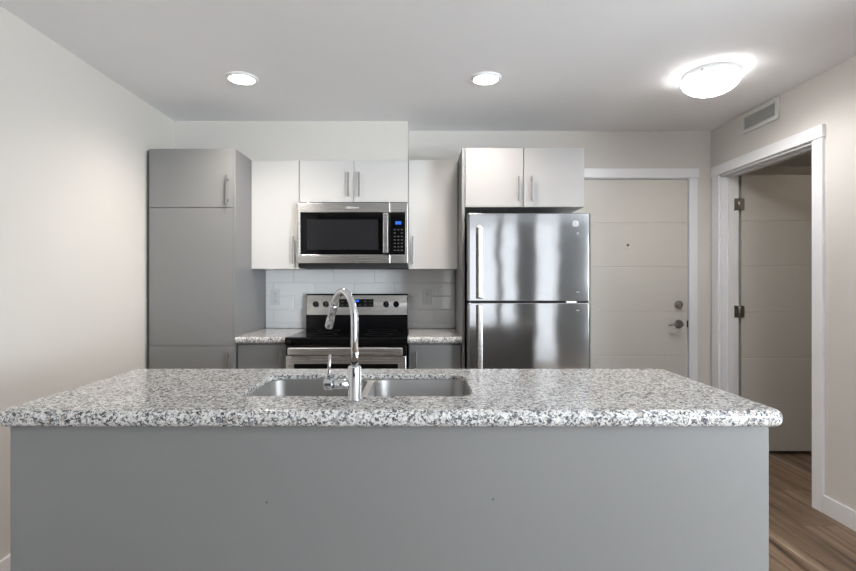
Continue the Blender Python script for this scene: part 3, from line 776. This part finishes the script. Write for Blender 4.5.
# faucet
FXc, FYc = -0.189, 1.453 - WALL
t = thing('kitchen_faucet', 'tall chrome gooseneck pull-down faucet standing in front of the island sink', 'faucet', (FXc, FYc, 0.9142))
b = B(); lathe(b, [(0.0, 0.9142), (0.0215, 0.9142), (0.0215, 0.919), (0.0188, 0.921), (0.0188, 1.009), (0.0170, 1.0125), (0.0, 1.0125)], FXc, FYc, 40)
build('faucet_body', b, M['chrome'], t)
dirx, diry = -0.517, 0.856; R = 0.086; zc = 1.14
P = lambda rho, z: (FXc + dirx * rho, FYc + diry * rho, z)
pts = [P(0, 1.011), P(0, 1.06), P(0, 1.10), P(0, 1.13)]
for k in range(0, 25):
    a = PI - (PI - math.radians(30.7)) * k / 24; pts.append(P(R + R * math.cos(a), zc + R * math.sin(a)))
b = B(); tube(b, pts, 0.0108, 24); build('neck', b, M['chrome'], t)
tx_, tz_ = 0.160, 1.184; ex_, ez_ = 0.206, 1.110
def H(u): return P(tx_ + (ex_ - tx_) * u, tz_ + (ez_ - tz_) * u)
b = B(); tube(b, [H(-0.03), H(0.02), H(0.05), H(0.52), H(0.54), H(0.56), H(0.60), H(0.97), H(1.0)], [0.0108, 0.0118, 0.0124, 0.0128, 0.0116, 0.0116, 0.0130, 0.0134, 0.0124], 24)
sh = build('spray_head', b, M['chrome'], t)
b = B(); tube(b, [H(1.0), H(1.02)], [0.0115, 0.0110], 20); build('spray_nozzle', b, M['matblack'], sh, 'dark spray nozzle')
zl = 0.960
b = B(); cyl(b, (FXc - 0.016, FYc, zl), (FXc - 0.060, FYc, zl), 0.0145, 28); cyl(b, (FXc - 0.062, FYc, zl), (FXc - 0.0875, FYc, zl), 0.0170, 28, 0.002)
lv = build('lever_hub', b, M['chrome'], t)
b = B(); tube(b, [(FXc - 0.0755, FYc, zl + 0.014), (FXc - 0.074, FYc, zl + 0.045), (FXc - 0.0706, FYc, zl + 0.086)], [0.0046, 0.0044, 0.0042], 14); build('lever', b, M['chrome'], lv)

# ------------------------------------------------------------------ ceiling fittings
def pot(x, y, label):
    t = thing('recessed_light', label, 'ceiling light', (x, y, CZ - 0.012), 'recessed lights in the kitchen ceiling')
    b = B(); lathe(b, [(0.070, CZ - 0.002), (0.071, CZ - 0.011), (0.075, CZ - 0.0115), (0.086, CZ - 0.005), (0.087, CZ - 0.0005)], x, y, 48); build('trim_ring', b, M['trim'], t)
    b = B(); lathe(b, [(0.0695, CZ - 0.0015), (0.0695, CZ - 0.010), (0.055, CZ - 0.0115), (0.0, CZ - 0.0125)], x, y, 48); build('lens', b, M['led'], t, 'bright lit lens')
    l = bpy.data.lights.new('pot_lamp', 'SPOT'); l.energy = 30; l.color = (1.0, 0.92, 0.84); l.spot_size = math.radians(150); l.spot_blend = 1.0; l.shadow_soft_size = 0.05
    o = bpy.data.objects.new('pot_lamp', l); COL.objects.link(o); o.location = (x, y, CZ - 0.03); o.parent = None
pot(-1.004, 2.837 - WALL, 'round lit recessed ceiling light left of centre, towards the tall pantry')
pot(0.372, 2.837 - WALL, 'round lit recessed ceiling light in front of the refrigerator cabinet')

lx, ly = 1.60, 2.77 - WALL
t = thing('ceiling_light', 'frosted glass bowl flush ceiling light with small metal clips', 'ceiling light', (lx, ly, CZ - 0.1))
b = B(); lathe(b, [(0.0, CZ - 0.0005), (0.137, CZ - 0.0005), (0.137, CZ - 0.022), (0.132, CZ - 0.027), (0.0, CZ - 0.027)], lx, ly, 48); build('base_pan', b, M['trim'], t)
pr = []
for k in range(17):
    a = (PI / 2) * k / 16; pr.append((0.150 * math.sin(a), CZ - 0.032 - 0.088 * max(math.cos(a), 0.0)))
pi_ = [(max(r_ - 0.004, 0), z_ + 0.004) for r_, z_ in pr]
b = B(); lathe(b, pr + list(reversed(pi_)), lx, ly, 64); build('glass_shade', b, M['shade'], t, 'frosted white glass bowl')
for a in (math.radians(225), math.radians(348), math.radians(106)):
    cx_, cy_ = lx + 0.152 * math.cos(a), ly + 0.152 * math.sin(a)
    b = B(); cyl(b, (cx_, cy_, CZ - 0.042), (cx_, cy_, CZ - 0.024), 0.0055, 14, 0.001)
    tube(b, [(lx + 0.136 * math.cos(a), ly + 0.136 * math.sin(a), CZ - 0.016), (cx_, cy_, CZ - 0.026)], 0.003, 8)
    build('clip', b, M['nickel'], t, 'small metal clip')
for dx in (-0.055, 0.055):
    b = B(); tube(b, [(lx + dx * 0.3, ly, CZ - 0.047), (lx + dx * 0.5, ly, CZ - 0.047), (lx + dx * 0.8, ly, CZ - 0.047), (lx + dx * 1.4, ly, CZ - 0.047), (lx + dx * 1.6, ly, CZ - 0.047)], [0.008, 0.009, 0.013, 0.013, 0.006], 16)
    build('bulb', b, M['bulb'], t, 'lit bulb')
    l = bpy.data.lights.new('bulb_lamp', 'POINT'); l.energy = 2.0; l.color = (1.0, 0.98, 0.97); l.shadow_soft_size = 0.02
    o = bpy.data.objects.new('bulb_lamp', l); COL.objects.link(o); o.location = (lx + dx * 1.0, ly, CZ - 0.074)

l = bpy.data.lights.new('bowl_lamp', 'SPOT'); l.energy = 68; l.color = (1.0, 0.98, 0.97); l.spot_size = math.radians(172); l.spot_blend = 0.7; l.shadow_soft_size = 0.05
o = bpy.data.objects.new('bowl_lamp', l); COL.objects.link(o); o.location = (lx, ly, CZ - 0.066)
l = bpy.data.lights.new('small_room_fill', 'POINT'); l.energy = 1.6; l.color = (1.0, 0.86, 0.70); l.shadow_soft_size = 0.12  # unseen warm fill added to lighten the small room, no fixture
o = bpy.data.objects.new('small_room_fill', l); COL.objects.link(o); o.location = (3.35, -0.95, HZ - 0.09)

# return-air grille high on the right wall
vy0, vy1, vz0, vz1 = 3.09 - WALL, 3.445 - WALL, 2.268, 2.404
t = thing('wall_vent', 'white louvred air vent high on the right wall above the open doorway', 'vent', (XR, (vy0 + vy1) / 2, vz0))
b = B(); f = 0.026; x0, x1 = XR - 0.012, XR
box(b, x0, x1, vy0, vy0 + f, vz0, vz1, 0.002); box(b, x0, x1, vy1 - f, vy1, vz0, vz1, 0.002)
box(b, x0 + 0.0002, x1, vy0 + f - 0.002, vy1 - f + 0.002, vz0, vz0 + f, 0.002); box(b, x0 + 0.0002, x1, vy0 + f - 0.002, vy1 - f + 0.002, vz1 - f, vz1, 0.002)
build('frame', b, M['vent'], t)
build('duct_backing', box(B(), XR - 0.002, XR - 0.0003, vy0 + f, vy1 - f, vz0 + f, vz1 - f), M['duct'], t, 'grey duct behind the louvres')
ns = 8
for k in range(ns):
    z = vz0 + f + (vz1 - vz0 - 2 * f) * (k + 0.5) / ns
    b = B(); a = [(XR - 0.010, z - 0.005), (XR - 0.009, z - 0.0055), (XR - 0.0025, z + 0.004), (XR - 0.0035, z + 0.0045)]
    v0 = [b.verts.new((p[0], vy0 + f - 0.001, p[1])) for p in a]; v1 = [b.verts.new((p[0], vy1 - f + 0.001, p[1])) for p in a]
    for q in range(4): b.faces.new((v0[q], v0[(q + 1) % 4], v1[(q + 1) % 4], v1[q]))
    b.faces.new(v0); b.faces.new(list(reversed(v1)))
    build('louvre', b, M['vent'], t)
